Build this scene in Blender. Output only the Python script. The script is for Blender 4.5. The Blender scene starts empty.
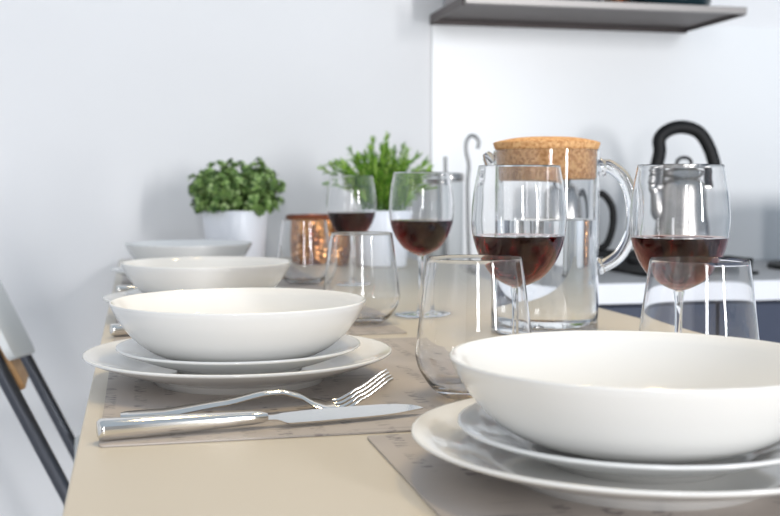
import bpy, bmesh, math, random
from mathutils import Vector, Matrix, Euler

random.seed(7)
PI = math.pi
S = bpy.context.scene
COL = S.collection

# ------------------------------------------------------------------ camera
TABLE_Z = 0.75
CAM_H = 0.17                       # lens height above the table top
CAM_Z = TABLE_Z + CAM_H
YAW = 13.0
PITCH = 3.7
cam_data = bpy.data.cameras.new('camera')
cam_data.sensor_width = 36.0
cam_data.lens = 36.0 * 1100.0 / 780.0
cam_data.clip_start = 0.02
cam_data.dof.use_dof = True
cam_data.dof.focus_distance = 0.88
cam_data.dof.aperture_fstop = 10.0
cam_data.dof.aperture_blades = 0
cam = bpy.data.objects.new('camera', cam_data)
COL.objects.link(cam)
cam.location = (0, 0, CAM_Z)
cam.rotation_euler = (math.radians(90 - PITCH), 0, math.radians(-YAW))
S.camera = cam

# ------------------------------------------------------------------ world, lights, exposure
world = bpy.data.worlds.new('world')
S.world = world
world.use_nodes = True
bg = world.node_tree.nodes['Background']
bg.inputs['Color'].default_value = (0.71, 0.84, 1.0, 1)
bg.inputs['Strength'].default_value = 0.52


def area(name, loc, target, sx, sy, power, color, spread=180):
    d = bpy.data.lights.new(name, 'AREA')
    d.shape = 'RECTANGLE'
    d.size = sx
    d.size_y = sy
    d.energy = power
    d.color = color
    d.spread = math.radians(spread)
    o = bpy.data.objects.new(name, d)
    COL.objects.link(o)
    o.location = loc
    o.rotation_euler = (Vector(target) - Vector(loc)).to_track_quat('-Z', 'Y').to_euler()
    return o


area('window_daylight_behind', (-0.45, -3.27, 1.60), (-0.45, 1.5, 1.60), 0.45, 1.7, 60, (0.96, 0.97, 1.0))
area('window_daylight_side', (2.35, -3.27, 1.60), (2.35, 1.5, 1.60), 0.34, 1.7, 138, (0.96, 0.97, 1.0))


def spot(name, loc, target, power, color, cone, radius):
    d = bpy.data.lights.new(name, 'SPOT')
    d.energy = power
    d.color = color
    d.spot_size = math.radians(cone)
    d.spot_blend = 0.6
    d.shadow_soft_size = radius
    o = bpy.data.objects.new(name, d)
    COL.objects.link(o)
    o.location = loc
    o.rotation_euler = (Vector(target) - Vector(loc)).to_track_quat('-Z', 'Y').to_euler()
    return o


WARM = (1.0, 0.75, 0.38)
for px_, py_ in ((0.30, 0.95), (0.85, 0.95), (0.30, 1.45), (0.85, 1.45)):
    spot('ceiling_spot', (px_, py_, 2.5), (px_ * 0.5 + 0.10, py_ * 0.75 - 0.05, 0.75), 16, WARM, 62, 0.07)

S.view_settings.view_transform = 'Standard'
S.view_settings.look = 'None'
S.view_settings.gamma = 1.0
S.view_settings.use_curve_mapping = False
S.view_settings.exposure = 0.24
cy = S.cycles
cy.use_denoising = True
cy.max_bounces = 24
cy.transmission_bounces = 20
cy.glossy_bounces = 8
cy.diffuse_bounces = 5
cy.transparent_max_bounces = 16
cy.caustics_reflective = True
cy.caustics_refractive = True
cy.blur_glossy = 0.6
cy.sample_clamp_indirect = 6.0


# ------------------------------------------------------------------ materials
def mat(name, color, rough=0.5, metal=0.0, spec=0.5, trans=0.0, ior=1.45, coat=0.0):
    m = bpy.data.materials.new(name)
    m.use_nodes = True
    b = m.node_tree.nodes['Principled BSDF']
    b.inputs['Base Color'].default_value = (*color, 1)
    b.inputs['Roughness'].default_value = rough
    b.inputs['Metallic'].default_value = metal
    b.inputs['Specular IOR Level'].default_value = spec
    b.inputs['Transmission Weight'].default_value = trans
    b.inputs['IOR'].default_value = ior
    b.inputs['Coat Weight'].default_value = coat
    return m


def nd(m, t, **kw):
    n = m.node_tree.nodes.new(t)
    for k, v in kw.items():
        setattr(n, k, v)
    return n


def lk(m, a, b):
    m.node_tree.links.new(a, b)


def bsdf(m):
    return m.node_tree.nodes['Principled BSDF']


def ramp(m, stops):
    r = nd(m, 'ShaderNodeValToRGB')
    e = r.color_ramp.elements
    while len(e) < len(stops):
        e.new(0.5)
    for i, (p, c) in enumerate(stops):
        e[i].position = p
        e[i].color = (*c, 1)
    return r


def noise_mat(name, c1, c2, scale, rough=0.5, lo=0.35, hi=0.65, bump=0.0, metal=0.0, detail=4, stretch=None, spec=0.5):
    m = mat(name, c1, rough, metal, spec)
    tc = nd(m, 'ShaderNodeTexCoord')
    mp = nd(m, 'ShaderNodeMapping')
    if stretch:
        mp.inputs['Scale'].default_value = stretch
    lk(m, tc.outputs['Object'], mp.inputs['Vector'])
    n = nd(m, 'ShaderNodeTexNoise')
    n.inputs['Scale'].default_value = scale
    n.inputs['Detail'].default_value = detail
    lk(m, mp.outputs['Vector'], n.inputs['Vector'])
    r = ramp(m, [(lo, c1), (hi, c2)])
    lk(m, n.outputs['Fac'], r.inputs['Fac'])
    lk(m, r.outputs['Color'], bsdf(m).inputs['Base Color'])
    if bump:
        b = nd(m, 'ShaderNodeBump')
        b.inputs['Strength'].default_value = bump
        b.inputs['Distance'].default_value = 0.002
        lk(m, n.outputs['Fac'], b.inputs['Height'])
        lk(m, b.outputs['Normal'], bsdf(m).inputs['Normal'])
    return m


M = {}
M['wall'] = noise_mat('wall_paint', (0.82, 0.81, 0.80), (0.835, 0.825, 0.815), 3, 0.85, spec=0.2)
M['room_paint'] = noise_mat('room_paint', (0.34, 0.32, 0.30), (0.36, 0.34, 0.32), 3, 0.8, spec=0.2)
M['backsplash'] = noise_mat('backsplash_white', (0.87, 0.87, 0.86), (0.885, 0.885, 0.875), 2, 0.32)
M['floor'] = noise_mat('floor_tile', (0.72, 0.73, 0.76), (0.76, 0.77, 0.80), 6, 0.35)
M['table'] = noise_mat('table_lacquer', (0.565, 0.508, 0.415), (0.585, 0.528, 0.435), 4, 0.34, spec=0.22)
M['porcelain'] = mat('porcelain', (0.765, 0.758, 0.735), 0.09, spec=0.5)
M['glass'] = mat('clear_glass', (1, 1, 1), 0.0, trans=1.0, ior=1.45)
M['water'] = mat('water', (0.97, 0.99, 1.0), 0.0, trans=1.0, ior=1.33)
M['steel_polished'] = mat('polished_steel', (0.78, 0.76, 0.72), 0.13, metal=1.0)
M['steel'] = noise_mat('brushed_steel', (0.40, 0.38, 0.36), (0.48, 0.46, 0.44), 40, 0.26, metal=1.0, stretch=(1, 1, 12))
M['shelf_steel'] = noise_mat('shelf_steel', (0.085, 0.070, 0.066), (0.12, 0.10, 0.095), 30, 0.45, metal=0.5, stretch=(0.3, 8, 8))
M['black_plastic'] = mat('black_plastic', (0.006, 0.006, 0.006), 0.5, spec=0.3)
M['cast_iron'] = noise_mat('cast_iron', (0.012, 0.012, 0.012), (0.025, 0.025, 0.025), 80, 0.6, bump=0.2)
M['dark_tube'] = mat('dark_metal_tube', (0.10, 0.105, 0.12), 0.3, metal=0.85)
M['chair_white'] = mat('chair_white', (0.72, 0.73, 0.71), 0.45)
M['pot_white'] = mat('pot_white', (0.84, 0.86, 0.90), 0.3)
M['soil'] = noise_mat('soil', (0.03, 0.02, 0.012), (0.06, 0.04, 0.025), 120, 0.95, bump=0.5)
M['worktop_top'] = noise_mat('worktop_grey', (0.40, 0.395, 0.39), (0.46, 0.45, 0.445), 60, 0.45)
M['worktop_edge'] = mat('worktop_edge_white', (0.80, 0.80, 0.82), 0.4)
M['cabinet'] = noise_mat('cabinet_slate_blue', (0.034, 0.044, 0.075), (0.040, 0.050, 0.083), 10, 0.45)
M['canister'] = mat('canister_pale_grey', (0.62, 0.63, 0.62), 0.4)
M['rod_steel'] = mat('grey_rod_steel', (0.30, 0.30, 0.30), 0.4, metal=0.9)
M['navy'] = mat('navy_enamel', (0.010, 0.018, 0.040), 0.25)
M['shelf_lip'] = mat('shelf_lip_steel', (0.30, 0.28, 0.265), 0.45, metal=0.8)
M['slate'] = mat('slate_enamel', (0.10, 0.125, 0.17), 0.4)
M['teal'] = mat('dark_teal_enamel', (0.012, 0.030, 0.038), 0.25)
M['tray_grey'] = mat('grey_tin', (0.36, 0.34, 0.33), 0.45, metal=0.4)
M['copper_plain'] = mat('copper', (0.72, 0.30, 0.14), 0.28, metal=1.0)
M['wood'] = noise_mat('oak', (0.50, 0.26, 0.10), (0.62, 0.36, 0.16), 8, 0.45, stretch=(1, 1, 12))
M['stem_green'] = mat('stem_green', (0.10, 0.20, 0.04), 0.6)

# wine: dark red absorbing liquid
mw = mat('red_wine', (0.20, 0.006, 0.010), 0.0, trans=1.0, ior=1.10)
va = nd(mw, 'ShaderNodeVolumeAbsorption')
va.inputs['Color'].default_value = (0.62, 0.02, 0.05, 1)
va.inputs['Density'].default_value = 130
bsdf(mw).inputs['Base Color'].default_value = (0.95, 0.75, 0.72, 1)
lk(mw, va.outputs['Volume'], mw.node_tree.nodes['Material Output'].inputs['Volume'])
M['wine'] = mw

# cork: orange tan with dark and pale grains
mc = mat('cork', (0.62, 0.34, 0.15), 0.8, spec=0.2)
tc = nd(mc, 'ShaderNodeTexCoord')
vo = nd(mc, 'ShaderNodeTexVoronoi')
vo.inputs['Scale'].default_value = 330
lk(mc, tc.outputs['Object'], vo.inputs['Vector'])
r = ramp(mc, [(0.0, (0.46, 0.22, 0.085)), (0.45, (0.62, 0.34, 0.15)), (1.0, (0.72, 0.45, 0.22))])
sp = nd(mc, 'ShaderNodeSeparateColor')
lk(mc, vo.outputs['Color'], sp.inputs['Color'])
lk(mc, sp.outputs['Red'], r.inputs['Fac'])
lk(mc, r.outputs['Color'], bsdf(mc).inputs['Base Color'])
M['cork'] = mc

# hammered copper
mh = mat('hammered_copper', (0.70, 0.32, 0.13), 0.22, metal=1.0)
tc = nd(mh, 'ShaderNodeTexCoord')
vo = nd(mh, 'ShaderNodeTexVoronoi')
vo.inputs['Scale'].default_value = 75
lk(mh, tc.outputs['Object'], vo.inputs['Vector'])
bp = nd(mh, 'ShaderNodeBump')
bp.inputs['Strength'].default_value = 1.0
bp.inputs['Distance'].default_value = 0.004
lk(mh, vo.outputs['Distance'], bp.inputs['Height'])
lk(mh, bp.outputs['Normal'], bsdf(mh).inputs['Normal'])
n = nd(mh, 'ShaderNodeTexNoise')
n.inputs['Scale'].default_value = 40
lk(mh, tc.outputs['Object'], n.inputs['Vector'])
r = ramp(mh, [(0.35, (0.26, 0.09, 0.035)), (0.65, (0.72, 0.36, 0.14))])
lk(mh, n.outputs['Fac'], r.inputs['Fac'])
lk(mh, r.outputs['Color'], bsdf(mh).inputs['Base Color'])
M['hammered'] = mh
M['copper_rim'] = mat('dark_copper_rim', (0.26, 0.075, 0.035), 0.35, metal=0.7)

# placemat: taupe with faded handwriting-like strokes
mm = mat('placemat_print', (0.36, 0.31, 0.27), 0.5, spec=0.4)
tc = nd(mm, 'ShaderNodeTexCoord')


def chain(scale, stretch, lo, hi, rot=0.0, offs=0.0):
    mp = nd(mm, 'ShaderNodeMapping')
    mp.inputs['Scale'].default_value = stretch
    mp.inputs['Rotation'].default_value = (0, 0, rot)
    mp.inputs['Location'].default_value = (offs, offs * 0.7, 0)
    lk(mm, tc.outputs['Object'], mp.inputs['Vector'])
    no = nd(mm, 'ShaderNodeTexNoise')
    no.inputs['Scale'].default_value = scale
    no.inputs['Detail'].default_value = 2.0
    lk(mm, mp.outputs['Vector'], no.inputs['Vector'])
    mr = nd(mm, 'ShaderNodeMapRange')
    mr.inputs['From Min'].default_value = lo
    mr.inputs['From Max'].default_value = hi
    lk(mm, no.outputs['Fac'], mr.inputs['Value'])
    return mr.outputs['Result']


def mth(op, a, b=None):
    q = nd(mm, 'ShaderNodeMath', operation=op)
    lk(mm, a, q.inputs[0])
    if b is None:
        pass
    elif isinstance(b, float):
        q.inputs[1].default_value = b
    else:
        lk(mm, b, q.inputs[1])
    return q.outputs[0]


sx = nd(mm, 'ShaderNodeSeparateXYZ')
lk(mm, tc.outputs['Object'], sx.inputs[0])
rows = mth('SINE', mth('MULTIPLY', sx.outputs['X'], 2 * PI / 0.024))
rows_r = nd(mm, 'ShaderNodeMapRange')
rows_r.inputs['From Min'].default_value = 0.1
rows_r.inputs['From Max'].default_value = 0.5
lk(mm, rows, rows_r.inputs['Value'])
strokes = chain(190, (0.5, 1.6, 1), 0.54, 0.60, 0.5)
patches = chain(16, (1, 1, 1), 0.46, 0.54, 0.0, 3.1)
ink = mth('MULTIPLY', mth('MULTIPLY', rows_r.outputs['Result'], strokes), patches)
sc_lines = chain(45, (0.25, 2.4, 1), 0.60, 0.64, 0.35, 1.7)
ink2 = mth('MULTIPLY', sc_lines, chain(9, (1, 1, 1), 0.5, 0.62, 0.0, 7.7))
ink_all = mth('MINIMUM', mth('ADD', mth('MULTIPLY', ink, 0.8), mth('MULTIPLY', ink2, 0.6)), 0.8)
base = chain(11, (1, 1, 1), 0.3, 0.7, 0.2, 5.0)
mx0 = nd(mm, 'ShaderNodeMix', data_type='RGBA')
mx0.inputs['A'].default_value = (0.385, 0.345, 0.315, 1)
mx0.inputs['B'].default_value = (0.46, 0.41, 0.37, 1)
lk(mm, base, mx0.inputs['Factor'])
mx1 = nd(mm, 'ShaderNodeMix', data_type='RGBA')
mx1.inputs['B'].default_value = (0.13, 0.11, 0.11, 1)
lk(mm, mx0.outputs['Result'], mx1.inputs['A'])
lk(mm, ink_all, mx1.inputs['Factor'])
lk(mm, mx1.outputs['Result'], bsdf(mm).inputs['Base Color'])
bsdf(mm).inputs['Roughness'].default_value = 0.45
M['placemat'] = mm


def leaf_mat(name, stops):
    m = mat(name, (0.1, 0.3, 0.05), 0.5, spec=0.3)
    g = nd(m, 'ShaderNodeNewGeometry')
    r = ramp(m, stops)
    lk(m, g.outputs['Random Per Island'], r.inputs['Fac'])
    lk(m, r.outputs['Color'], bsdf(m).inputs['Base Color'])
    bsdf(m).inputs['Subsurface Weight'].default_value = 0.0
    return m


M['box_leaf'] = leaf_mat('boxwood_leaf', [(0, (0.035, 0.075, 0.025)), (0.4, (0.13, 0.23, 0.06)), (0.75, (0.27, 0.42, 0.12)), (1, (0.46, 0.60, 0.27))])
M['herb_leaf'] = leaf_mat('herb_leaf', [(0, (0.06, 0.16, 0.015)), (0.4, (0.15, 0.33, 0.03)), (0.75, (0.30, 0.50, 0.07)), (1, (0.45, 0.62, 0.16))])


# ------------------------------------------------------------------ mesh helpers
def finish(name, bm, m, parent=None, smooth=True, bevel=0.0, angle=40):
    bmesh.ops.recalc_face_normals(bm, faces=bm.faces)
    if bm.calc_volume(signed=True) < 0:
        bmesh.ops.reverse_faces(bm, faces=bm.faces)
    me = bpy.data.meshes.new(name)
    bm.to_mesh(me)
    bm.free()
    if smooth:
        for p in me.polygons:
            p.use_smooth = True
    me.materials.append(M[m] if isinstance(m, str) else m)
    o = bpy.data.objects.new(name, me)
    COL.objects.link(o)
    if parent is not None:
        o.parent = parent
    if bevel > 0:
        bv = o.modifiers.new('bevel', 'BEVEL')
        bv.width = bevel
        bv.segments = 3
        bv.limit_method = 'ANGLE'
        bv.angle_limit = math.radians(35)
    if smooth and angle is not None:
        # sharp edges where faces meet hard
        bm2 = bmesh.new()
        bm2.from_mesh(me)
        lim = math.radians(angle)
        for e in bm2.edges:
            if len(e.link_faces) == 2 and e.calc_face_angle(0) > lim:
                e.smooth = False
        bm2.to_mesh(me)
        bm2.free()
    return o


def box_bm(bm, x0, x1, y0, y1, z0, z1, mtx=None):
    vs = [bm.verts.new(Vector(p)) for p in ((x0, y0, z0), (x1, y0, z0), (x1, y1, z0), (x0, y1, z0), (x0, y0, z1), (x1, y0, z1), (x1, y1, z1), (x0, y1, z1))]
    if mtx is not None:
        for v in vs:
            v.co = mtx @ v.co
    for f in ((0, 1, 2, 3), (4, 5, 6, 7), (0, 1, 5, 4), (1, 2, 6, 5), (2, 3, 7, 6), (3, 0, 4, 7)):
        bm.faces.new([vs[i] for i in f])
    return vs


def box(name, dims, m, parent=None, bevel=0.0):
    bm = bmesh.new()
    box_bm(bm, *dims)
    return finish(name, bm, m, parent, smooth=bevel > 0, bevel=bevel)


def spline(pts, n=6):
    """Catmull-Rom through points of any dimension."""
    out = []
    P = [pts[0]] + list(pts) + [pts[-1]]
    for i in range(1, len(P) - 2):
        p0, p1, p2, p3 = P[i - 1], P[i], P[i + 1], P[i + 2]
        for k in range(n):
            t = k / n
            out.append(tuple(0.5 * (2 * b + (c - a) * t + (2 * a - 5 * b + 4 * c - d) * t * t + (3 * b - a - 3 * c + d) * t ** 3)
                             for a, b, c, d in zip(p0, p1, p2, p3)))
    out.append(tuple(pts[-1]))
    return out


def lathe_bm(bm, prof, seg=64):
    """Revolve (r, z) points; r == 0 makes a pole."""
    rings = []
    for r, z in prof:
        if r < 1e-6:
            rings.append([bm.verts.new((0, 0, z))])
        else:
            rings.append([bm.verts.new((r * math.cos(2 * PI * k / seg), r * math.sin(2 * PI * k / seg), z)) for k in range(seg)])
    for a, b in zip(rings[:-1], rings[1:]):
        for k in range(seg):
            k2 = (k + 1) % seg
            if len(a) == 1 and len(b) == 1:
                continue
            if len(a) == 1:
                bm.faces.new((a[0], b[k], b[k2]))
            elif len(b) == 1:
                bm.faces.new((a[k], a[k2], b[0]))
            else:
                bm.faces.new((a[k], a[k2], b[k2], b[k]))
    return bm


def lathe(name, prof, m, parent=None, seg=64, angle=50):
    bm = bmesh.new()
    lathe_bm(bm, prof, seg)
    return finish(name, bm, m, parent, angle=angle)


def tube_bm(bm, pts, rad, seg=12, cap=True, flat=1.0, up=Vector((0, 0, 1))):
    """Sweep an ellipse along points; rad may be a list; flat scales the section along its second axis."""
    pts = [Vector(p) for p in pts]
    n = len(pts)
    rads = rad if isinstance(rad, (list, tuple)) else [rad] * n
    rings = []
    prev = None
    for i, p in enumerate(pts):
        t = (pts[min(i + 1, n - 1)] - pts[max(i - 1, 0)]).normalized()
        if prev is None:
            u = t.cross(up)
            if u.length < 1e-4:
                u = t.cross(Vector((1, 0, 0)))
        else:
            u = prev - t * prev.dot(t)
        u.normalize()
        prev = u
        v = u.cross(t).normalized()
        rr = rads[i]
        rings.append([bm.verts.new(p + u * rr * math.cos(2 * PI * k / seg) + v * rr * flat * math.sin(2 * PI * k / seg)) for k in range(seg)])
    for a, b in zip(rings[:-1], rings[1:]):
        for k in range(seg):
            k2 = (k + 1) % seg
            bm.faces.new((a[k], a[k2], b[k2], b[k]))
    if cap:
        bm.faces.new(rings[0])
        bm.faces.new(rings[-1])
    return bm


def tube(name, pts, rad, m, parent=None, seg=12, flat=1.0, up=Vector((0, 0, 1))):
    bm = bmesh.new()
    tube_bm(bm, pts, rad, seg, True, flat, up)
    return finish(name, bm, m, parent, angle=60)


def rounded_rect(w, d, r, n=6):
    pts = []
    for cx, cy_, a0 in ((w / 2 - r, d / 2 - r, 0), (-w / 2 + r, d / 2 - r, 90), (-w / 2 + r, -d / 2 + r, 180), (w / 2 - r, -d / 2 + r, 270)):
        for k in range(n + 1):
            a = math.radians(a0 + 90 * k / n)
            pts.append((cx + r * math.cos(a), cy_ + r * math.sin(a)))
    return pts


def slab_bm(bm, outline, z0, z1, mtx=None):
    lo = [bm.verts.new((x, y, z0)) for x, y in outline]
    hi = [bm.verts.new((x, y, z1)) for x, y in outline]
    n = len(outline)
    for k in range(n):
        k2 = (k + 1) % n
        bm.faces.new((lo[k], lo[k2], hi[k2], hi[k]))
    bm.faces.new(lo)
    bm.faces.new(hi)
    if mtx is not None:
        for v in lo + hi:
            v.co = mtx @ v.co
    return bm


def thing(name, label, cat, loc=(0, 0, 0), rotz=0.0, group=None):
    o = bpy.data.objects.new(name, None)
    COL.objects.link(o)
    o.empty_display_size = 0.05
    o.location = loc
    o.rotation_euler = (0, 0, rotz)
    o['label'] = label
    o['category'] = cat
    if group:
        o['group'] = group
    return o


def tag(o, label, cat, group=None, kind=None):
    o['label'] = label
    o['category'] = cat
    if group:
        o['group'] = group
    if kind:
        o['kind'] = kind
    return o


def struct(o, label=None):
    o['kind'] = 'structure'
    if label:
        o['label'] = label
    return o


def dup(root, loc, rotz=None, label=None, group=None):
    r = root.copy()
    COL.objects.link(r)
    r.location = loc
    if rotz is not None:
        r.rotation_euler = (0, 0, rotz)
    if label:
        r['label'] = label
    if group:
        r['group'] = group
    for ch in list(root.children):
        c = ch.copy()
        COL.objects.link(c)
        c.parent = r
        for g in list(ch.children):
            d = g.copy()
            COL.objects.link(d)
            d.parent = c
    return r


# ------------------------------------------------------------------ room shell
WALL_Y = 2.68
struct(box('wall_back', (-2.6, 3.0, WALL_Y, WALL_Y + 0.12, 0.0, 2.7), 'wall'), 'plain white painted wall behind the table')
struct(box('floor', (-2.6, 3.0, -3.4, WALL_Y, -0.1, 0.0), 'floor'), 'pale floor under the table')
struct(box('wall_left', (-2.72, -2.6, -3.4, WALL_Y + 0.12, 0.0, 2.7), 'wall'), 'white wall at the side of the room')
struct(box('wall_front', (-2.6, 3.0, -3.42, -3.30, 0.0, 2.7), 'room_paint'), 'greige wall with the windows, opposite the backsplash')


def window_frame(name, x, w, h, zc):
    bm = bmesh.new()
    t = 0.05
    y0, y1 = -3.30, -3.255
    box_bm(bm, x - w / 2 - t, x - w / 2, y0, y1, zc - h / 2 - t, zc + h / 2 + t)
    box_bm(bm, x + w / 2, x + w / 2 + t, y0, y1, zc - h / 2 - t, zc + h / 2 + t)
    box_bm(bm, x - w / 2, x + w / 2, y0, y1, zc - h / 2 - t, zc - h / 2)
    box_bm(bm, x - w / 2, x + w / 2, y0, y1, zc + h / 2, zc + h / 2 + t)
    return struct(finish(name, bm, 'worktop_edge', None, smooth=False), 'white window frame in the wall behind the viewer')


window_frame('window_1', -0.45, 0.47, 1.72, 1.60)
window_frame('window_2', 2.35, 0.36, 1.72, 1.60)
COUNTER_Z = 0.722
BS = 0.724
struct(box('trim_1', (BS, 2.9, WALL_Y - 0.008, WALL_Y, COUNTER_Z, 1.345), 'backsplash', bevel=0.001), 'glossy white backsplash panel behind the worktop')

# ------------------------------------------------------------------ kitchen run on the right
wt = thing('worktop', 'grey kitchen worktop with white front edge against the backsplash', 'worktop', (0, 0, 0))
CFRONT = 2.085
box('worktop_slab', (0.648, 2.45, CFRONT + 0.006, WALL_Y - 0.008, COUNTER_Z - 0.042, COUNTER_Z), 'worktop_top', wt)
box('front_edge', (0.648, 2.45, CFRONT, CFRONT + 0.006, COUNTER_Z - 0.042, COUNTER_Z), 'worktop_edge', wt, bevel=0.001)


def cabinet(x0, x1, label):
    t = thing('base_cabinet', label, 'cabinet', ((x0 + x1) / 2, CFRONT + 0.03, 0), 0, 'slate blue base cabinets')
    w = (x1 - x0) / 2
    box('carcass', (-w, w, 0.0, 0.55, 0.10, COUNTER_Z - 0.044), 'cabinet', t)
    box('plinth', (-w, w, 0.05, 0.53, 0.0, 0.099), 'cabinet', t)
    d = box('door', (-w + 0.002, w - 0.002, -0.019, -0.001, 0.105, COUNTER_Z - 0.050), 'cabinet', t, bevel=0.002)
    h = tube('handle', [(-0.07, -0.019, 0.60), (-0.07, -0.045, 0.60), (0.07, -0.045, 0.60), (0.07, -0.019, 0.60)], 0.005, 'steel', d)
    h['label'] = 'steel bar handle'
    return t


cabinet(0.66, 1.20, 'slate blue base cabinet under the worktop end next to the dining table')
cabinet(1.205, 1.80, 'slate blue base cabinet under the worktop, second from the dining table')

# wall shelf
SH_Z = CAM_Z + 0.410
sh = thing('wall_shelf', 'brushed steel wall shelf mounted above the white backsplash', 'shelf', (1.068, WALL_Y, SH_Z))
SW = 0.347
box('shelf_board', (-SW + 0.004, SW - 0.004, -0.292, -0.014, 0.004, 0.010), 'shelf_steel', sh)
box('front_lip', (-SW, SW, -0.305, -0.292, -0.002, 0.014), 'shelf_lip', sh, bevel=0.001)
box('back_rail', (-SW, SW, -0.014, 0.0, -0.008, 0.014), 'shelf_steel', sh, bevel=0.001)
for s in (-1, 1):
    box('side_rail', (s * SW - 0.004, s * SW + 0.004, -0.292, -0.014, -0.004, 0.016), 'shelf_steel', sh, bevel=0.001)

# things on the shelf, seen only by their lower ends
st_ = SH_Z + 0.0105
tt = thing('storage_tin', 'grey metal storage tin at the left end of the steel wall shelf', 'tin', (0.845, WALL_Y - 0.15, st_))
bm = bmesh.new(); slab_bm(bm, rounded_rect(0.22, 0.16, 0.02), 0, 0.13)
finish('tin_body', bm, 'tray_grey', tt, bevel=0.002)
bm = bmesh.new(); slab_bm(bm, rounded_rect(0.226, 0.166, 0.022), 0.1305, 0.15)
finish('tin_lid', bm, 'tray_grey', tt, bevel=0.002)
tt = thing('mixing_bowl', 'navy blue bowl on the steel wall shelf beside the grey tin', 'bowl', (1.035, WALL_Y - 0.15, st_))
lathe('bowl_body', spline([(0, 0), (0.05, 0), (0.066, 0.012), (0.074, 0.045), (0.077, 0.08)], 5) + [(0.075, 0.08)] + spline([(0.071, 0.045), (0.06, 0.016), (0.04, 0.006), (0, 0.005)], 5), 'navy', tt)
tt = thing('copper_mug', 'small copper mug on the steel wall shelf between the two dark bowls', 'mug', (1.147, WALL_Y - 0.165, st_))
lathe('mug_body', [(0, 0), (0.026, 0), (0.030, 0.004), (0.034, 0.08), (0.0325, 0.08), (0.028, 0.006), (0, 0.005)], 'copper_plain', tt, 32)
tube('handle', spline([(0, -0.031, 0.02), (0, -0.052, 0.03), (0, -0.052, 0.055), (0, -0.034, 0.066)], 5), 0.0035, 'copper_plain', tt, 8)
tt = thing('serving_bowl', 'wide dark teal bowl at the right end of the steel wall shelf', 'bowl', (1.295, WALL_Y - 0.15, st_))
lathe('bowl_body', spline([(0, 0), (0.07, 0), (0.09, 0.012), (0.102, 0.05), (0.106, 0.09)], 5) + [(0.103, 0.09)] + spline([(0.098, 0.05), (0.085, 0.016), (0.06, 0.006), (0, 0.005)], 5), 'teal', tt)

# gas hob
hob = thing('gas_hob', 'narrow black gas hob set into the worktop under the kettle', 'hob', (1.235, 2.44, COUNTER_Z + 0.0005))
bm = bmesh.new(); slab_bm(bm, rounded_rect(0.29, 0.42, 0.02), 0, 0.006)
finish('hob_plate', bm, 'black_plastic', hob, bevel=0.001)
for sy_ in (-1, 1):
    b = bmesh.new()
    lathe_bm(b, [(0, 0.0062), (0.036, 0.0062), (0.036, 0.014), (0.026, 0.018), (0, 0.018)], 32)
    bo = finish('burner', b, 'cast_iron', hob)
    bo.location = (0, sy_ * 0.10, 0)
    b = bmesh.new()
    X0, X1, Y0, Y1 = -0.13, 0.13, sy_ * 0.10 - 0.095, sy_ * 0.10 + 0.095
    for yy in (Y0 + 0.005, sy_ * 0.10, Y1 - 0.005):
        box_bm(b, X0, X1, yy - 0.005, yy + 0.005, 0.024, 0.036)
    for xx in (X0 + 0.005, 0, X1 - 0.005):
        box_bm(b, xx - 0.005, xx + 0.005, Y0, Y1, 0.0245, 0.0355)
    for xx in (X0 + 0.006, X1 - 0.006):
        for yy in (Y0 + 0.005, Y1 - 0.005):
            box_bm(b, xx - 0.005, xx + 0.005, yy - 0.005, yy + 0.005, 0.0062, 0.026)
    finish('pan_support', b, 'cast_iron', hob, smooth=False)

# trivet at right edge; saucepan added out of view to cast a wall shadow
tv = lathe('trivet', [(0, 0), (0.128, 0), (0.130, 0.002), (0.130, 0.010), (0.127, 0.012), (0, 0.012)], 'cast_iron')
tv.location = (1.626, 2.36, COUNTER_Z + 0.0005)
tag(tv, 'black round iron trivet on the worktop at the right edge of the frame', 'trivet')
sn = thing('saucepan', 'slate grey saucepan on the round iron trivet, added out of frame for its wall shadow', 'saucepan', (1.652, 2.36, COUNTER_Z + 0.013))
lathe('pan_body', [(0, 0), (0.098, 0), (0.104, 0.006), (0.105, 0.17), (0.107, 0.172), (0.107, 0.175), (0.102, 0.174), (0.100, 0.01), (0, 0.006)], 'slate', sn)
tube('handle', [(0.104, 0, 0.145), (0.16, 0, 0.152), (0.30, 0, 0.165)], 0.009, 'black_plastic', sn, 10)

# kettle
KX, KY = 1.240, 2.34
kt = thing('kettle', 'steel stovetop kettle with tall black arched handle', 'kettle', (KX, KY, COUNTER_Z + 0.037), math.radians(-13))
kp = spline([(0.0, 0.0), (0.070, 0.0), (0.080, 0.008), (0.080, 0.03), (0.070, 0.10), (0.062, 0.15), (0.055, 0.178), (0.040, 0.190)], 5)
lathe('body', kp + [(0, 0.190)], 'steel', kt, angle=60)
lathe('lid', spline([(0, 0.1905), (0.039, 0.1905), (0.037, 0.198), (0.022, 0.208), (0, 0.212)], 4), 'steel', kt, angle=70)
b = bmesh.new()
for k in range(1):
    tube_bm(b, [(0.017 * math.cos(a), 0, 0.216 + 0.013 * math.sin(a)) for a in [(-0.3 + (PI + 0.6) * i / 14) for i in range(15)]], 0.004, 8)
finish('lid_knob', b, 'black_plastic', kt)
hp = spline([(-0.066, 0, 0.165), (-0.064, 0, 0.205), (-0.057, 0, 0.242), (-0.058, 0, 0.272), (-0.036, 0, 0.293), (-0.002, 0, 0.299), (0.034, 0, 0.286), (0.058, 0, 0.250), (0.072, 0, 0.205), (0.077, 0, 0.160)], 5)
hd = tube('handle', hp, 0.0155, 'black_plastic', kt, 14, 0.75, up=Vector((0, 1, 0)))
box('handle_bracket', (-0.074, -0.050, -0.012, 0.012, 0.148, 0.168), 'steel', kt, bevel=0.002)
box('handle_bracket', (0.050, 0.081, -0.012, 0.012, 0.148, 0.168), 'steel', kt, bevel=0.002)
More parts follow.
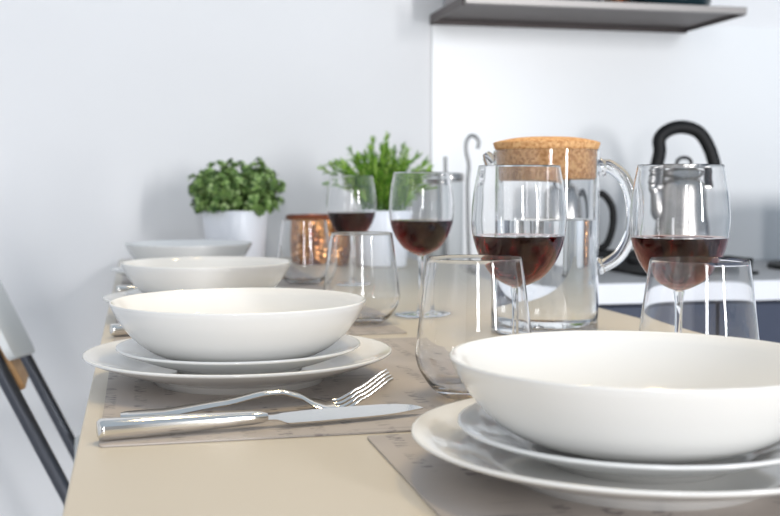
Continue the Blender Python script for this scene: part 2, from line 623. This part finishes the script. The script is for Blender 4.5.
sp_ = tube('spout', spline([(-0.060, 0, 0.10), (-0.078, 0, 0.13), (-0.088, 0, 0.160), (-0.090, 0, 0.172)], 4), [0.022] * 4 + [0.018] * 4 + [0.014] * 5, 'steel', kt, 16)
b = bmesh.new(); bmesh.ops.create_uvsphere(b, u_segments=16, v_segments=10, radius=0.017)
wz = finish('whistle', b, 'steel', sp_); wz.location = (-0.091, 0, 0.186)

# coffee pot behind the jug
cp = thing('coffee_pot', 'rounded steel coffee pot with black curved handle behind the water jug', 'coffee pot', (1.008, 2.44, COUNTER_Z + 0.0005), math.radians(-13))
lathe('body', spline([(0, 0), (0.045, 0), (0.052, 0.012), (0.058, 0.07), (0.060, 0.12), (0.052, 0.165), (0.040, 0.185)], 5) + [(0, 0.186)], 'steel', cp)
lathe('lid', spline([(0, 0.1865), (0.038, 0.1865), (0.034, 0.194), (0.015, 0.203), (0, 0.204)], 4), 'steel', cp)
b = bmesh.new(); bmesh.ops.create_uvsphere(b, u_segments=16, v_segments=10, radius=0.011)
kb = finish('lid_knob', b, 'black_plastic', cp); kb.location = (0, 0, 0.214)
tube('handle', spline([(0.046, 0, 0.178), (0.070, 0, 0.180), (0.092, 0, 0.150), (0.094, 0, 0.105), (0.080, 0, 0.062), (0.058, 0, 0.050)], 6), 0.0085, 'black_plastic', cp, 10)

# canister
cn = thing('canister', 'pale grey kitchen canister with steel lid beside the backsplash edge', 'canister', (0.717, 2.52, COUNTER_Z + 0.0005))
lathe('canister_body', [(0, 0), (0.040, 0), (0.0425, 0.003), (0.0425, 0.208), (0.041, 0.210), (0, 0.210)], 'canister', cn)
lathe('lid', [(0, 0.2105), (0.0425, 0.2105), (0.0435, 0.213), (0.0435, 0.228), (0.042, 0.230), (0, 0.230)], 'steel', cn)

# hooked rod stand
hk = thing('rod_stand', 'thin steel stand with one hooked rod and one straight rod', 'stand', (0.712, 2.38, COUNTER_Z + 0.0005), math.radians(-13))
lathe('base', [(0, 0), (0.036, 0), (0.038, 0.002), (0.038, 0.005), (0.034, 0.008), (0, 0.008)], 'steel', hk)
tube('hooked_rod', spline([(0.022, 0, 0.006), (0.018, 0, 0.10), (0.016, 0, 0.20), (0.019, 0, 0.245), (0.013, 0, 0.275), (0.013, 0, 0.297), (0.021, 0, 0.311), (0.033, 0, 0.310), (0.041, 0, 0.298), (0.038, 0, 0.283)], 6), 0.0045, 'rod_steel', hk, 10)
tube('straight_rod', [(-0.030, 0, 0.006), (-0.034, 0, 0.265)], 0.0045, 'rod_steel', hk, 10)

# ------------------------------------------------------------------ chair at the side of the table
ch = thing('folding_chair', 'folding chair with white back panel and dark metal tubes tucked under the table', 'chair', (-0.014, 1.95, 0), math.radians(3))
TN = math.tan(math.radians(25))


def cx_(z):          # x of the long tubes at height z
    return -0.205 + (0.655 - z) * TN


for s in (-1, 1):
    tube('long_leg', [(cx_(0.90), s * 0.20, 0.90), (cx_(0.011), s * 0.20, 0.011)], 0.0115, 'dark_tube', ch)
    tube('short_leg', [(cx_(0.33) - 0.005, s * 0.178, 0.33), (-0.30, s * 0.178, 0.011)], 0.0105, 'dark_tube', ch)
# tilted plane of the back
ta = math.radians(25)
bx = Matrix.Translation((cx_(0.75), 0, 0.75)) @ Matrix.Rotation(-ta, 4, 'Y')
b = bmesh.new()
mt = bx @ Matrix.Translation((0.0190, -0.052, 0.0)) @ Matrix(((0, 0, 1, 0), (1, 0, 0, 0), (0, 1, 0, 0), (0, 0, 0, 1))) @ Matrix.Rotation(math.radians(-7.5), 4, 'Z')
slab_bm(b, [(x, y + 0.030) for x, y in rounded_rect(0.345, 0.32, 0.022)], 0, 0.012, mt)
finish('back_panel', b, 'chair_white', ch, bevel=0.002)
b = bmesh.new()
mt = bx @ Matrix.Translation((0.001, -0.125, -0.11)) @ Matrix(((0, 0, 1, 0), (1, 0, 0, 0), (0, 1, 0, 0), (0, 0, 0, 1)))
slab_bm(b, rounded_rect(0.125, 0.105, 0.012), 0, 0.017, mt)
w_ = finish('back_slat', b, 'wood', ch, bevel=0.002)
w_['label'] = 'wooden back slat'
b = bmesh.new()
slab_bm(b, [(x + 0.085, y) for x, y in rounded_rect(0.36, 0.37, 0.05)], 0.440, 0.458)
finish('seat', b, 'chair_white', ch, bevel=0.003)
tube('stretcher', [(cx_(0.20), -0.19, 0.20), (cx_(0.20), 0.19, 0.20)], 0.008, 'dark_tube', ch)

# ------------------------------------------------------------------ dining table
TX0, TX1, TY0, TY1 = -0.040, 0.636, 0.22, 2.645
tb = thing('dining_table', 'long cream lacquered dining table set for a meal', 'table', (0, 0, 0))
box('tabletop', (TX0, TX1, TY0, TY1, TABLE_Z - 0.032, TABLE_Z), 'table', tb, bevel=0.002)
b = bmesh.new()
for d in ((TX0 + 0.06, TX1 - 0.06, TY0 + 0.06, TY0 + 0.08), (TX0 + 0.06, TX1 - 0.06, TY1 - 0.08, TY1 - 0.06),
          (TX0 + 0.06, TX0 + 0.08, TY0 + 0.08, TY1 - 0.08), (TX1 - 0.08, TX1 - 0.06, TY0 + 0.08, TY1 - 0.08)):
    box_bm(b, *d, TABLE_Z - 0.09, TABLE_Z - 0.0325)
finish('apron', b, 'table', tb, smooth=False)
for lx in (TX0 + 0.03, TX1 - 0.08):
    for ly in (TY0 + 0.01, TY1 - 0.06):
        box('leg', (lx, lx + 0.05, ly, ly + 0.05, 0, TABLE_Z - 0.0325), 'table', tb, bevel=0.003)

# placemats
PITCH_Y = 0.497
MAT_T = 0.0012
ROW_X = 0.087


def placemat(x0, x1, y0, y1, label, z=TABLE_Z + 0.0003, rot=0.0):
    bm = bmesh.new()
    w, d = x1 - x0, y1 - y0
    slab_bm(bm, rounded_rect(w, d, 0.004, 3), 0, MAT_T)
    o = finish('placemat', bm, 'placemat', None, smooth=False)
    o.location = ((x0 + x1) / 2, (y0 + y1) / 2, z)
    o.rotation_euler = (0, 0, rot)
    return tag(o, label, 'placemat', 'printed taupe placemats')


my = 0.733
which = ['under the stack with the fork and knife in front', 'under the second white stack along the table edge',
         'under the third white stack along the table edge', 'at the far end by the back wall, with no plates']
for i in range(4):
    placemat(-0.026, 0.305, my + i * PITCH_Y, min(my + i * PITCH_Y + 0.455, TY1 - 0.01), 'printed taupe placemat ' + which[i])
placemat(0.150, 0.605, 0.392, 0.722, 'printed taupe placemat under the nearest, largest-looking white stack')

# ------------------------------------------------------------------ crockery
MT = TABLE_Z + 0.0003 + MAT_T
plate_prof = ([(0, 0.004)] + [(0.066, 0.004), (0.0705, 0.0), (0.0745, 0.0), (0.0775, 0.0055)]
              + spline([(0.080, 0.0065), (0.100, 0.0125), (0.120, 0.0195), (0.1325, 0.0250)], 5)
              + [(0.1340, 0.0263), (0.1338, 0.0277), (0.1322, 0.0278)]
              + spline([(0.120, 0.0232), (0.104, 0.0172), (0.092, 0.0120), (0.082, 0.0095), (0.06, 0.0092)], 5) + [(0, 0.0092)])
side_prof = ([(0, 0.003)] + [(0.046, 0.003), (0.050, 0.0), (0.054, 0.0), (0.0565, 0.004)]
             + spline([(0.060, 0.005), (0.080, 0.0115), (0.095, 0.0175), (0.1045, 0.0217)], 5)
             + [(0.1057, 0.0228), (0.1055, 0.0241), (0.1042, 0.0242)]
             + spline([(0.094, 0.0207), (0.080, 0.0153), (0.070, 0.0105), (0.062, 0.0078), (0.045, 0.0074)], 5) + [(0, 0.0074)])
bowl_prof = ([(0, 0.002), (0.038, 0.002), (0.041, 0.0), (0.044, 0.0), (0.0465, 0.0025)]
             + spline([(0.052, 0.0036), (0.072, 0.0095), (0.0885, 0.0205), (0.1010, 0.0352), (0.1082, 0.0475), (0.1101, 0.0524)], 6)
             + [(0.1106, 0.0536), (0.1098, 0.0546), (0.1086, 0.0542)]
             + spline([(0.1052, 0.0475), (0.0972, 0.0360), (0.0845, 0.0230), (0.068, 0.0125), (0.047, 0.0072), (0.02, 0.0062)], 6) + [(0, 0.0062)])


side_prof = [(r_, z_ * 0.95) for r_, z_ in side_prof]
PZ = 0.95
plate_prof = [(r_ * 0.993, z_ * PZ) for r_, z_ in plate_prof]


def round_mesh(name, prof, seg=128):
    bm = bmesh.new()
    lathe_bm(bm, prof, seg)
    return finish(name, bm, 'porcelain', None, angle=80)


spots = [(ROW_X, 0.962, 'behind the fork and knife'), (ROW_X + 0.003, 1.458, 'second along the table edge from the fork and knife'),
         (ROW_X + 0.003, 1.962, 'farthest along the table edge, in front of the round-leaved plant'), (0.285, 0.588, 'nearest the camera, cut off by the frame')]
protos = {}
for kind, prof, z, lab, cat, grp in (('dinner_plate', plate_prof, MT, 'large white dinner plate', 'plate', 'white dinner plates'),
                                     ('side_plate', side_prof, MT + 0.0089, 'small white plate between bowl and dinner plate', 'plate', 'small white plates'),
                                     ('soup_bowl', bowl_prof, MT + 0.0089 + 0.0072, 'deep white porcelain bowl on stacked plates', 'bowl', 'white bowls')):
    for i, (x, y, where) in enumerate(spots):
        if i == 0:
            o = round_mesh(kind, prof)
            protos[kind] = o
        else:
            o = protos[kind].copy()
            COL.objects.link(o)
        o.location = (x, y, z)
        place = ['behind the fork and knife', 'second stack from the fork', 'farthest stack, by the leafy plant', 'nearest stack, cut off by the frame'][i]
        tag(o, lab + ', ' + place, cat, grp)

# ------------------------------------------------------------------ glasses
GZ = TABLE_Z + 0.0004


def tumbler(loc, label):
    t = thing('tumbler', label, 'glass', loc, 0, 'clear stemless tumblers')
    outer = [(0, 0.0), (0.022, 0.0)] + spline([(0.026, 0.0012), (0.035, 0.008), (0.0435, 0.020), (0.0475, 0.0315), (0.0472, 0.042), (0.0431, 0.076), (0.0381, 0.1125)], 8)
    inner = [(0.0378, 0.1130)] + spline([(0.0374, 0.1127), (0.0385, 0.1040), (0.0423, 0.076), (0.0463, 0.042), (0.0465, 0.0320), (0.0425, 0.0210), (0.0335, 0.0100), (0.022, 0.0060), (0.010, 0.0051)], 8) + [(0, 0.0050)]
    lathe('glass_wall', outer + inner, 'glass', t, 96, angle=32)
    return t


T0 = tumbler((0.265, 0.845, GZ), 'clear empty tumbler right of the stack with the fork, wine glass behind it')
dup(T0, (0.272, 1.335, GZ), label='clear empty tumbler beside the second white stack, copper pot behind its left side')
dup(T0, (0.285, 1.900, GZ), label='farthest clear empty tumbler, directly in front of the copper pot')
dup(T0, (0.429, 0.782, GZ), label='clear empty tumbler behind the nearest bowl, at the right of the table')

wg_outer = [(0.0055, 0.0795), (0.010, 0.0812)] + spline([(0.014, 0.0830), (0.024, 0.0895), (0.0340, 0.1030), (0.0408, 0.1210), (0.0430, 0.1400), (0.0413, 0.1630), (0.0367, 0.1885)], 7)
wg_inner = [(0.0364, 0.1889)] + spline([(0.0361, 0.1885), (0.0375, 0.1810), (0.0406, 0.1630), (0.0423, 0.1400), (0.0401, 0.1212), (0.0333, 0.1036), (0.0234, 0.0905), (0.0140, 0.0846), (0.007, 0.0832)], 7)
WL = 0.1255


def wine_profile():
    pts = []
    for r, z in wg_inner[1:]:
        if z < WL:
            pts.append((r, z))
    # radius at the surface level
    pr = None
    for (r0, z0), (r1, z1) in zip(wg_inner[1:-1], wg_inner[2:]):
        if z0 >= WL >= z1:
            pr = r0 + (r1 - r0) * (z0 - WL) / (z0 - z1)
    e = -0.0002          # wets the glass: no air gap
    return [(0, WL)] + [(pr - 0.002, WL), (pr - e, WL + 0.0002)] + [(max(r - e, 0.0005), z + e) for r, z in pts] + [(0, 0.0833)]


def wine_glass(loc, label):
    t = thing('wine_glass', label, 'wine glass', loc, 0, 'glasses of red wine')
    lathe('bowl', [(0, 0.0795)] + wg_outer + wg_inner + [(0, 0.0829)], 'glass', t, 96, angle=32)
    lathe('stem', [(0, 0.0040)] + [(0.0065, 0.0040)] + spline([(0.0058, 0.0075), (0.0040, 0.018), (0.0034, 0.040), (0.0037, 0.066), (0.0052, 0.0785)], 6) + [(0, 0.0794)], 'glass', t, 32, angle=80)
    lathe('foot', [(0, 0), (0.034, 0), (0.0352, 0.0008), (0.0345, 0.0018)] + spline([(0.026, 0.0022), (0.014, 0.0030), (0.007, 0.0039)], 4) + [(0, 0.0039)], 'glass', t, 64, angle=80)
    w = lathe('wine', wine_profile(), 'wine', t, 96, angle=32)
    w['label'] = 'dark red wine'
    return t


W0 = wine_glass((0.338, 0.945, GZ), 'wine glass of red wine standing in front of the cork-lidded water jug')
dup(W0, (0.367, 1.405, GZ), label='wine glass of red wine in front of the feathery herb and grey canister')
dup(W0, (0.363, 1.868, GZ), label='farthest wine glass of red wine, between copper pot and feathery herb')
dup(W0, (0.463, 0.880, GZ), label='wine glass of red wine in front of the kettle with the black handle')

# ------------------------------------------------------------------ water jug
jg = thing('water_jug', 'glass water jug with cork lid and glass handle', 'jug', (0.464, 1.205, GZ), math.radians(-17))
R = 0.063
jg.scale = (0.97, 0.97, 1.0)
lathe('jug_body', [(0, 0), (0.055, 0)] + spline([(0.059, 0.001), (0.0625, 0.005), (R, 0.012), (R, 0.10), (R, 0.2112)], 5) + [(R - 0.0010, 0.2119), (R - 0.0020, 0.2112)]
      + [(R - 0.0022, 0.15), (R - 0.0022, 0.10), (R - 0.0022, 0.03)] + spline([(R - 0.0022, 0.018), (0.0575, 0.010), (0.050, 0.0085)], 5) + [(0, 0.0082)], 'glass', jg, 96, angle=32)
lathe('water', [(0, 0.132), (R - 0.0035, 0.132), (R - 0.0024, 0.1322), (R - 0.0024, 0.10), (R - 0.0024, 0.03)] + spline([(R - 0.0024, 0.0182), (0.0572, 0.0104), (0.050, 0.0088)], 5) + [(0, 0.0085)], 'water', jg, 96, angle=32)
lathe('cork_lid', [(0, 0.178), (0.056, 0.178), (0.0585, 0.180), (0.0598, 0.211), (0.0602, 0.2130), (0.0615, 0.2135), (0.0635, 0.2195), (0.0632, 0.2205)] + spline([(0.058, 0.2222), (0.035, 0.2262), (0, 0.2275)], 5), 'cork', jg, 64)
tube('handle', spline([(R + 0.0008, 0, 0.192), (R + 0.012, 0, 0.193), (R + 0.030, 0, 0.178), (R + 0.0395, 0, 0.150), (R + 0.0385, 0, 0.118), (R + 0.026, 0, 0.092), (R + 0.010, 0, 0.080), (R + 0.0008, 0, 0.0775)], 7),
     [0.0085] * 4 + [0.0062] * 42 + [0.0085] * 4, 'glass', jg, 16, 1.25)
b = bmesh.new()
tube_bm(b, [(-R - 0.0008, 0, 0.196), (-R - 0.006, 0, 0.204), (-R - 0.009, 0, 0.209)], [0.009, 0.007, 0.004], 12)
finish('spout_lip', b, 'glass', jg)

# ------------------------------------------------------------------ cutlery
# knife along +x with its handle end at the origin
kn = thing('table_knife', 'polished steel table knife lying in front of the stack with the fork', 'knife', (-0.027, 0.747, MT), math.atan2(0.036, 0.238), 'polished steel table knives')
b = bmesh.new()
hl = [(0.000, 0.0060, 0.0052), (0.0015, 0.0074, 0.0068), (0.004, 0.0078, 0.0072), (0.03, 0.0075, 0.0068), (0.07, 0.0068, 0.0058), (0.105, 0.0057, 0.0046), (0.112, 0.0050, 0.0040), (0.116, 0.0038, 0.0028)]
rings = []
for x, wy, hz in hl:
    rings.append([b.verts.new((x, wy * math.copysign(abs(math.cos(a)) ** 0.75, math.cos(a)), 0.0073 + hz * math.copysign(abs(math.sin(a)) ** 0.75, math.sin(a)) - 0.00005 * x / 0.116)) for a in [2 * PI * k / 20 for k in range(20)]])
for A, B in zip(rings[:-1], rings[1:]):
    for k in range(20):
        b.faces.new((A[k], A[(k + 1) % 20], B[(k + 1) % 20], B[k]))
b.faces.new(rings[0]); b.faces.new(rings[-1])
finish('handle', b, 'steel_polished', kn, angle=60)
# blade standing on a slant: outline in (x, w), w across
b = bmesh.new()
top = [(0.112, 0.0035), (0.122, 0.0030), (0.130, 0.0050), (0.160, 0.0072), (0.200, 0.0074), (0.217, 0.0060), (0.229, 0.0028), (0.2345, -0.002)]
bot = [(0.112, -0.0035), (0.122, -0.0040), (0.128, -0.0095), (0.134, -0.0102), (0.160, -0.0100), (0.200, -0.0085), (0.218, -0.0060), (0.2345, -0.0025)]
ol = spline(bot, 4) + list(reversed(spline(top, 4)))
mt = Matrix.Translation((0, 0, 0.0062)) @ Matrix.Rotation(math.radians(17), 4, 'X')
slab_bm(b, ol, -0.0006, 0.0006, mt)
for v in b.verts:                       # the tip settles on the mat
    v.co.z -= 0.0008 * max(0.0, (v.co.x - 0.13) / 0.11)
    v.co.z = max(v.co.z, 0.0003)
finish('blade', b, 'steel_polished', kn, angle=30)
dup(kn, (-0.030, 0.774 + PITCH_Y, MT), label='polished steel table knife by the second white stack, only its handle showing')
dup(kn, (-0.032, 0.774 + 2 * PITCH_Y, MT), label='polished steel table knife by the farthest white stack, only its handle end showing')

# fork: handle end at the origin, tines towards +x
fk = thing('table_fork', 'polished steel table fork lying between knife and white plates', 'fork', (-0.013, 0.815, MT), 0.0)
fk.rotation_euler = (math.radians(9.0), 0, math.radians(0.5))


def fz(x):
    prof = [(0.0, 0.0022), (0.03, 0.0030), (0.075, 0.0090), (0.105, 0.0150), (0.118, 0.0155), (0.130, 0.0120), (0.143, 0.0050), (0.152, 0.0022), (0.163, 0.0032), (0.178, 0.0110), (0.200, 0.0255)]
    for (a, za), (c, zc) in zip(prof[:-1], prof[1:]):
        if x <= c:
            t = (x - a) / (c - a)
            t = t * t * (3 - 2 * t) * 0.35 + t * 0.65
            return za + (zc - za) * t
    return prof[-1][1]


def strip(bm, xs, fw, fc, th):
    """A bent metal strip: half width fw(x), centre line fc(x), thickness th."""
    rr = []
    for x in xs:
        w, c, z = fw(x), fc(x), fz(x)
        rr.append([bm.verts.new(p) for p in ((x, c - w, z), (x, c - w * 0.7, z + th), (x, c + w * 0.7, z + th), (x, c + w, z), (x, c + w * 0.7, z - th), (x, c - w * 0.7, z - th))])
    for A, B in zip(rr[:-1], rr[1:]):
        for k in range(6):
            bm.faces.new((A[k], A[(k + 1) % 6], B[(k + 1) % 6], B[k]))
    bm.faces.new(rr[0]); bm.faces.new(rr[-1])


def lerp_tab(tab, x):
    for (a, va_), (c, vc) in zip(tab[:-1], tab[1:]):
        if x <= c:
            return va_ + (vc - va_) * max(0, (x - a)) / (c - a)
    return tab[-1][1]


b = bmesh.new()
hw = [(0, 0.004), (0.004, 0.0078), (0.02, 0.0082), (0.08, 0.0056), (0.115, 0.0040), (0.132, 0.0048), (0.142, 0.0095), (0.150, 0.0130), (0.158, 0.0138)]
strip(b, [0.158 * i / 50 for i in range(51)], lambda x: lerp_tab(hw, x), lambda x: 0.0, 0.0016)
finish('handle', b, 'steel_polished', fk, angle=60)
for k in range(4):
    c0 = (-1.5 + k) * 0.0077
    b = bmesh.new()
    strip(b, [0.1575 + 0.043 * i / 16 for i in range(17)], lambda x: 0.0021 - 0.0010 * (x - 0.157) / 0.043, lambda x: c0 * (1 - 0.10 * (x - 0.157) / 0.043), 0.0010)
    finish('tine', b, 'steel_polished', fk, angle=60)

# ------------------------------------------------------------------ plants and copper pot at the far end
TZ = TABLE_Z + 0.0006
rng = random.Random(3)


def pot(t, r0, r1, h):
    lathe('pot', [(0, 0), (r0 - 0.003, 0), (r0, 0.003), (r1, h - 0.002), (r1 - 0.001, h), (r1 - 0.004, h), (r1 - 0.006, h - 0.012), (r1 - 0.006, h - 0.013), (0, h - 0.013)], 'pot_white', t, 64)
    s = lathe('soil', [(0, h - 0.0128), (r1 - 0.0065, h - 0.0128), (r1 - 0.008, h - 0.009), (0, h - 0.007)], 'soil', t, 32)
    s['label'] = 'dark soil'


def leaf(bm, base, d, n, L, W):
    """A folded pointed-oval leaf."""
    d = d.normalized()
    s = d.cross(n)
    if s.length < 1e-4:
        s = d.cross(Vector((1, 0, 0)))
    s.normalize()
    n = s.cross(d).normalized()
    pts = []
    prof_ = ((0.0, 0.12), (0.3, 0.8), (0.6, 1.0), (0.85, 0.65), (1.0, 0.06))
    rows_ = []
    for t, w in prof_:
        c = base + d * (L * t) - n * (0.18 * L * t * t)
        up_ = n * (0.22 * W * w)
        rows_.append((bm.verts.new(c + s * W * 0.5 * w + up_), bm.verts.new(c), bm.verts.new(c - s * W * 0.5 * w + up_)))
    for a, c in zip(rows_[:-1], rows_[1:]):
        bm.faces.new((a[0], a[1], c[1], c[0]))
        bm.faces.new((a[1], a[2], c[2], c[1]))


def rnd_unit():
    while True:
        v = Vector((rng.uniform(-1, 1), rng.uniform(-1, 1), rng.uniform(-1, 1)))
        if 0.05 < v.length < 1:
            return v.normalized()


bx_t = thing('leafy_plant', 'bushy potted plant with small round leaves in a white pot', 'plant', (0.213, 2.43, TZ))
PH = 0.118
pot(bx_t, 0.062, 0.072, PH)
b = bmesh.new()
ctr = Vector((0.0, 0, PH + 0.026))
lobes = [Vector((c_, d_, e_)) for c_, d_, e_ in ((-0.064, -0.02, -0.010), (-0.045, 0.0, 0.044), (-0.012, -0.045, 0.016), (0.006, 0.0, 0.046), (0.040, -0.04, 0.026), (0.046, 0.0, 0.046), (-0.04, -0.045, 0.020), (0.012, -0.05, -0.012),
                                                     (0.066, -0.01, -0.006), (0.042, -0.045, -0.014), (-0.035, -0.05, -0.014), (0.0, 0.04, 0.02), (-0.05, 0.035, 0.01), (0.05, 0.035, 0.015), (0.070, 0.01, 0.022), (-0.068, 0.0, 0.020))]
for c_ in lobes:
    for i in range(40):
        v = rnd_unit()
        v.z = v.z * 0.8 + 0.25
        p = ctr + c_ + v * rng.uniform(0.020, 0.036)
        if p.z < PH - 0.016 or (p.z < PH + 0.002 and math.hypot(p.x, p.y) < 0.075):
            continue
        ax = (v + rnd_unit() * 0.35 + Vector((0, 0, 0.3))).normalized()
        a1 = ax.orthogonal().normalized()
        a2 = ax.cross(a1)
        nl = rng.choice((5, 6))
        ph = rng.uniform(0, 6)
        for k in range(nl):
            a = ph + 2 * PI * k / nl
            rad = a1 * math.cos(a) + a2 * math.sin(a)
            leaf(b, p, rad + ax * rng.uniform(0.15, 0.7), ax, rng.uniform(0.009, 0.015), rng.uniform(0.0075, 0.011))
        for k in range(3):
            a = ph + 1 + 2 * PI * k / 3
            rad = a1 * math.cos(a) + a2 * math.sin(a)
            leaf(b, p + ax * 0.003, rad + ax * 1.1, ax, 0.008, 0.0065)
for i in range(420):                  # inner leaves close the gaps
    v = rnd_unit()
    p = ctr + Vector((v.x * 0.070, v.y * 0.055, v.z * 0.042)) * rng.uniform(0.4, 1.0)
    if p.z > PH - 0.01:
        leaf(b, p, v + rnd_unit() * 0.7, rnd_unit(), 0.018, 0.013)
fo = finish('foliage', b, 'box_leaf', bx_t, smooth=True, angle=None)
b = bmesh.new()
for i in range(14):
    v = rnd_unit()
    v.z = abs(v.z) + 0.3
    tube_bm(b, [(rng.uniform(-0.02, 0.02), rng.uniform(-0.02, 0.02), PH - 0.012), ctr + Vector((v.x * 0.07, v.y * 0.06, v.z * 0.03))], 0.0015, 6)
finish('stems', b, 'stem_green', bx_t)

hb = thing('feathery_herb', 'potted green herb with thin feathery stalks in a white pot', 'plant', (0.507, 2.28, TZ))
HP = 0.120
pot(hb, 0.054, 0.064, HP)
b = bmesh.new()
bs_ = bmesh.new()
for i in range(84):
    a = rng.uniform(0, 2 * PI)
    r0 = rng.uniform(0, 0.045)
    lean = rng.uniform(0.0, 1.0)
    H = rng.uniform(0.090, 0.152) * (1.0 - 0.42 * lean)
    if i % 5 == 0:
        H *= 0.7
    R1 = 0.020 + 0.112 * lean
    p0 = Vector((r0 * math.cos(a), r0 * math.sin(a), HP - 0.010))
    a2_ = a + rng.uniform(-0.4, 0.4)
    p2 = Vector((R1 * math.cos(a2_), R1 * math.sin(a2_) * 0.7, HP + H))
    p1 = p0 * 0.45 + p2 * 0.55 + Vector((-0.16 * (p2.x - p0.x), -0.16 * (p2.y - p0.y), 0.006))
    path = [Vector(q) for q in spline([tuple(p0), tuple(p1), tuple(p2)], 7)]
    tube_bm(bs_, path[::2] + [path[-1]], 0.0009, 5)
    npth = len(path)
    for j, q in enumerate(path):
        if j < 4:
            continue
        t = (path[min(j + 1, npth - 1)] - path[j - 1]).normalized()
        fr = j / (npth - 1)
        for k in range(5 if j < npth - 1 else 6):
            d = (t * rng.uniform(1.0, 1.6) + rnd_unit() * (0.85 - 0.25 * fr)).normalized()
            leaf(b, q, d, rnd_unit(), rng.uniform(0.016, 0.028) * (1.05 - 0.35 * fr), rng.uniform(0.0022, 0.0034))
for i in range(60):                      # low inner growth just over the pot
    a = rng.uniform(0, 2 * PI)
    r0 = rng.uniform(0, 0.055)
    q = Vector((r0 * math.cos(a), r0 * math.sin(a), HP + rng.uniform(-0.005, 0.055)))
    for k in range(4):
        leaf(b, q, Vector((0.5 * math.cos(a), 0.5 * math.sin(a), 1.0)) + rnd_unit() * 0.7, rnd_unit(), rng.uniform(0.02, 0.03), rng.uniform(0.004, 0.006))
finish('foliage', b, 'herb_leaf', hb, angle=None)
finish('stems', bs_, 'stem_green', hb)

cu = thing('copper_pot', 'hammered copper candle pot with dark rim between the two plants', 'candle pot', (0.382, 2.335, TZ))
CS = 1.12
lathe('pot_wall', [(r_ * CS, z_) for r_, z_ in spline([(0.0, 0.0), (0.046, 0.0), (0.054, 0.008), (0.058, 0.04), (0.0585, 0.08), (0.057, 0.100)], 5) + spline([(0.0545, 0.100), (0.056, 0.08), (0.0555, 0.04), (0.051, 0.011), (0.03, 0.006), (0.0, 0.005)], 5)], 'hammered', cu, 64)
lathe('rim', [(r_ * CS, z_) for r_, z_ in [(0.0535, 0.1005)] + spline([(0.060, 0.1000), (0.0640, 0.1045), (0.0600, 0.1100)], 4) + [(0.0535, 0.1095), (0.0535, 0.1005)]], 'copper_rim', cu, 64)
cd = lathe('candle', [(0, 0.0062), (0.028, 0.0062), (0.028, 0.07), (0.02, 0.072), (0, 0.072)], 'porcelain', cu, 32)
cd['label'] = 'white candle'
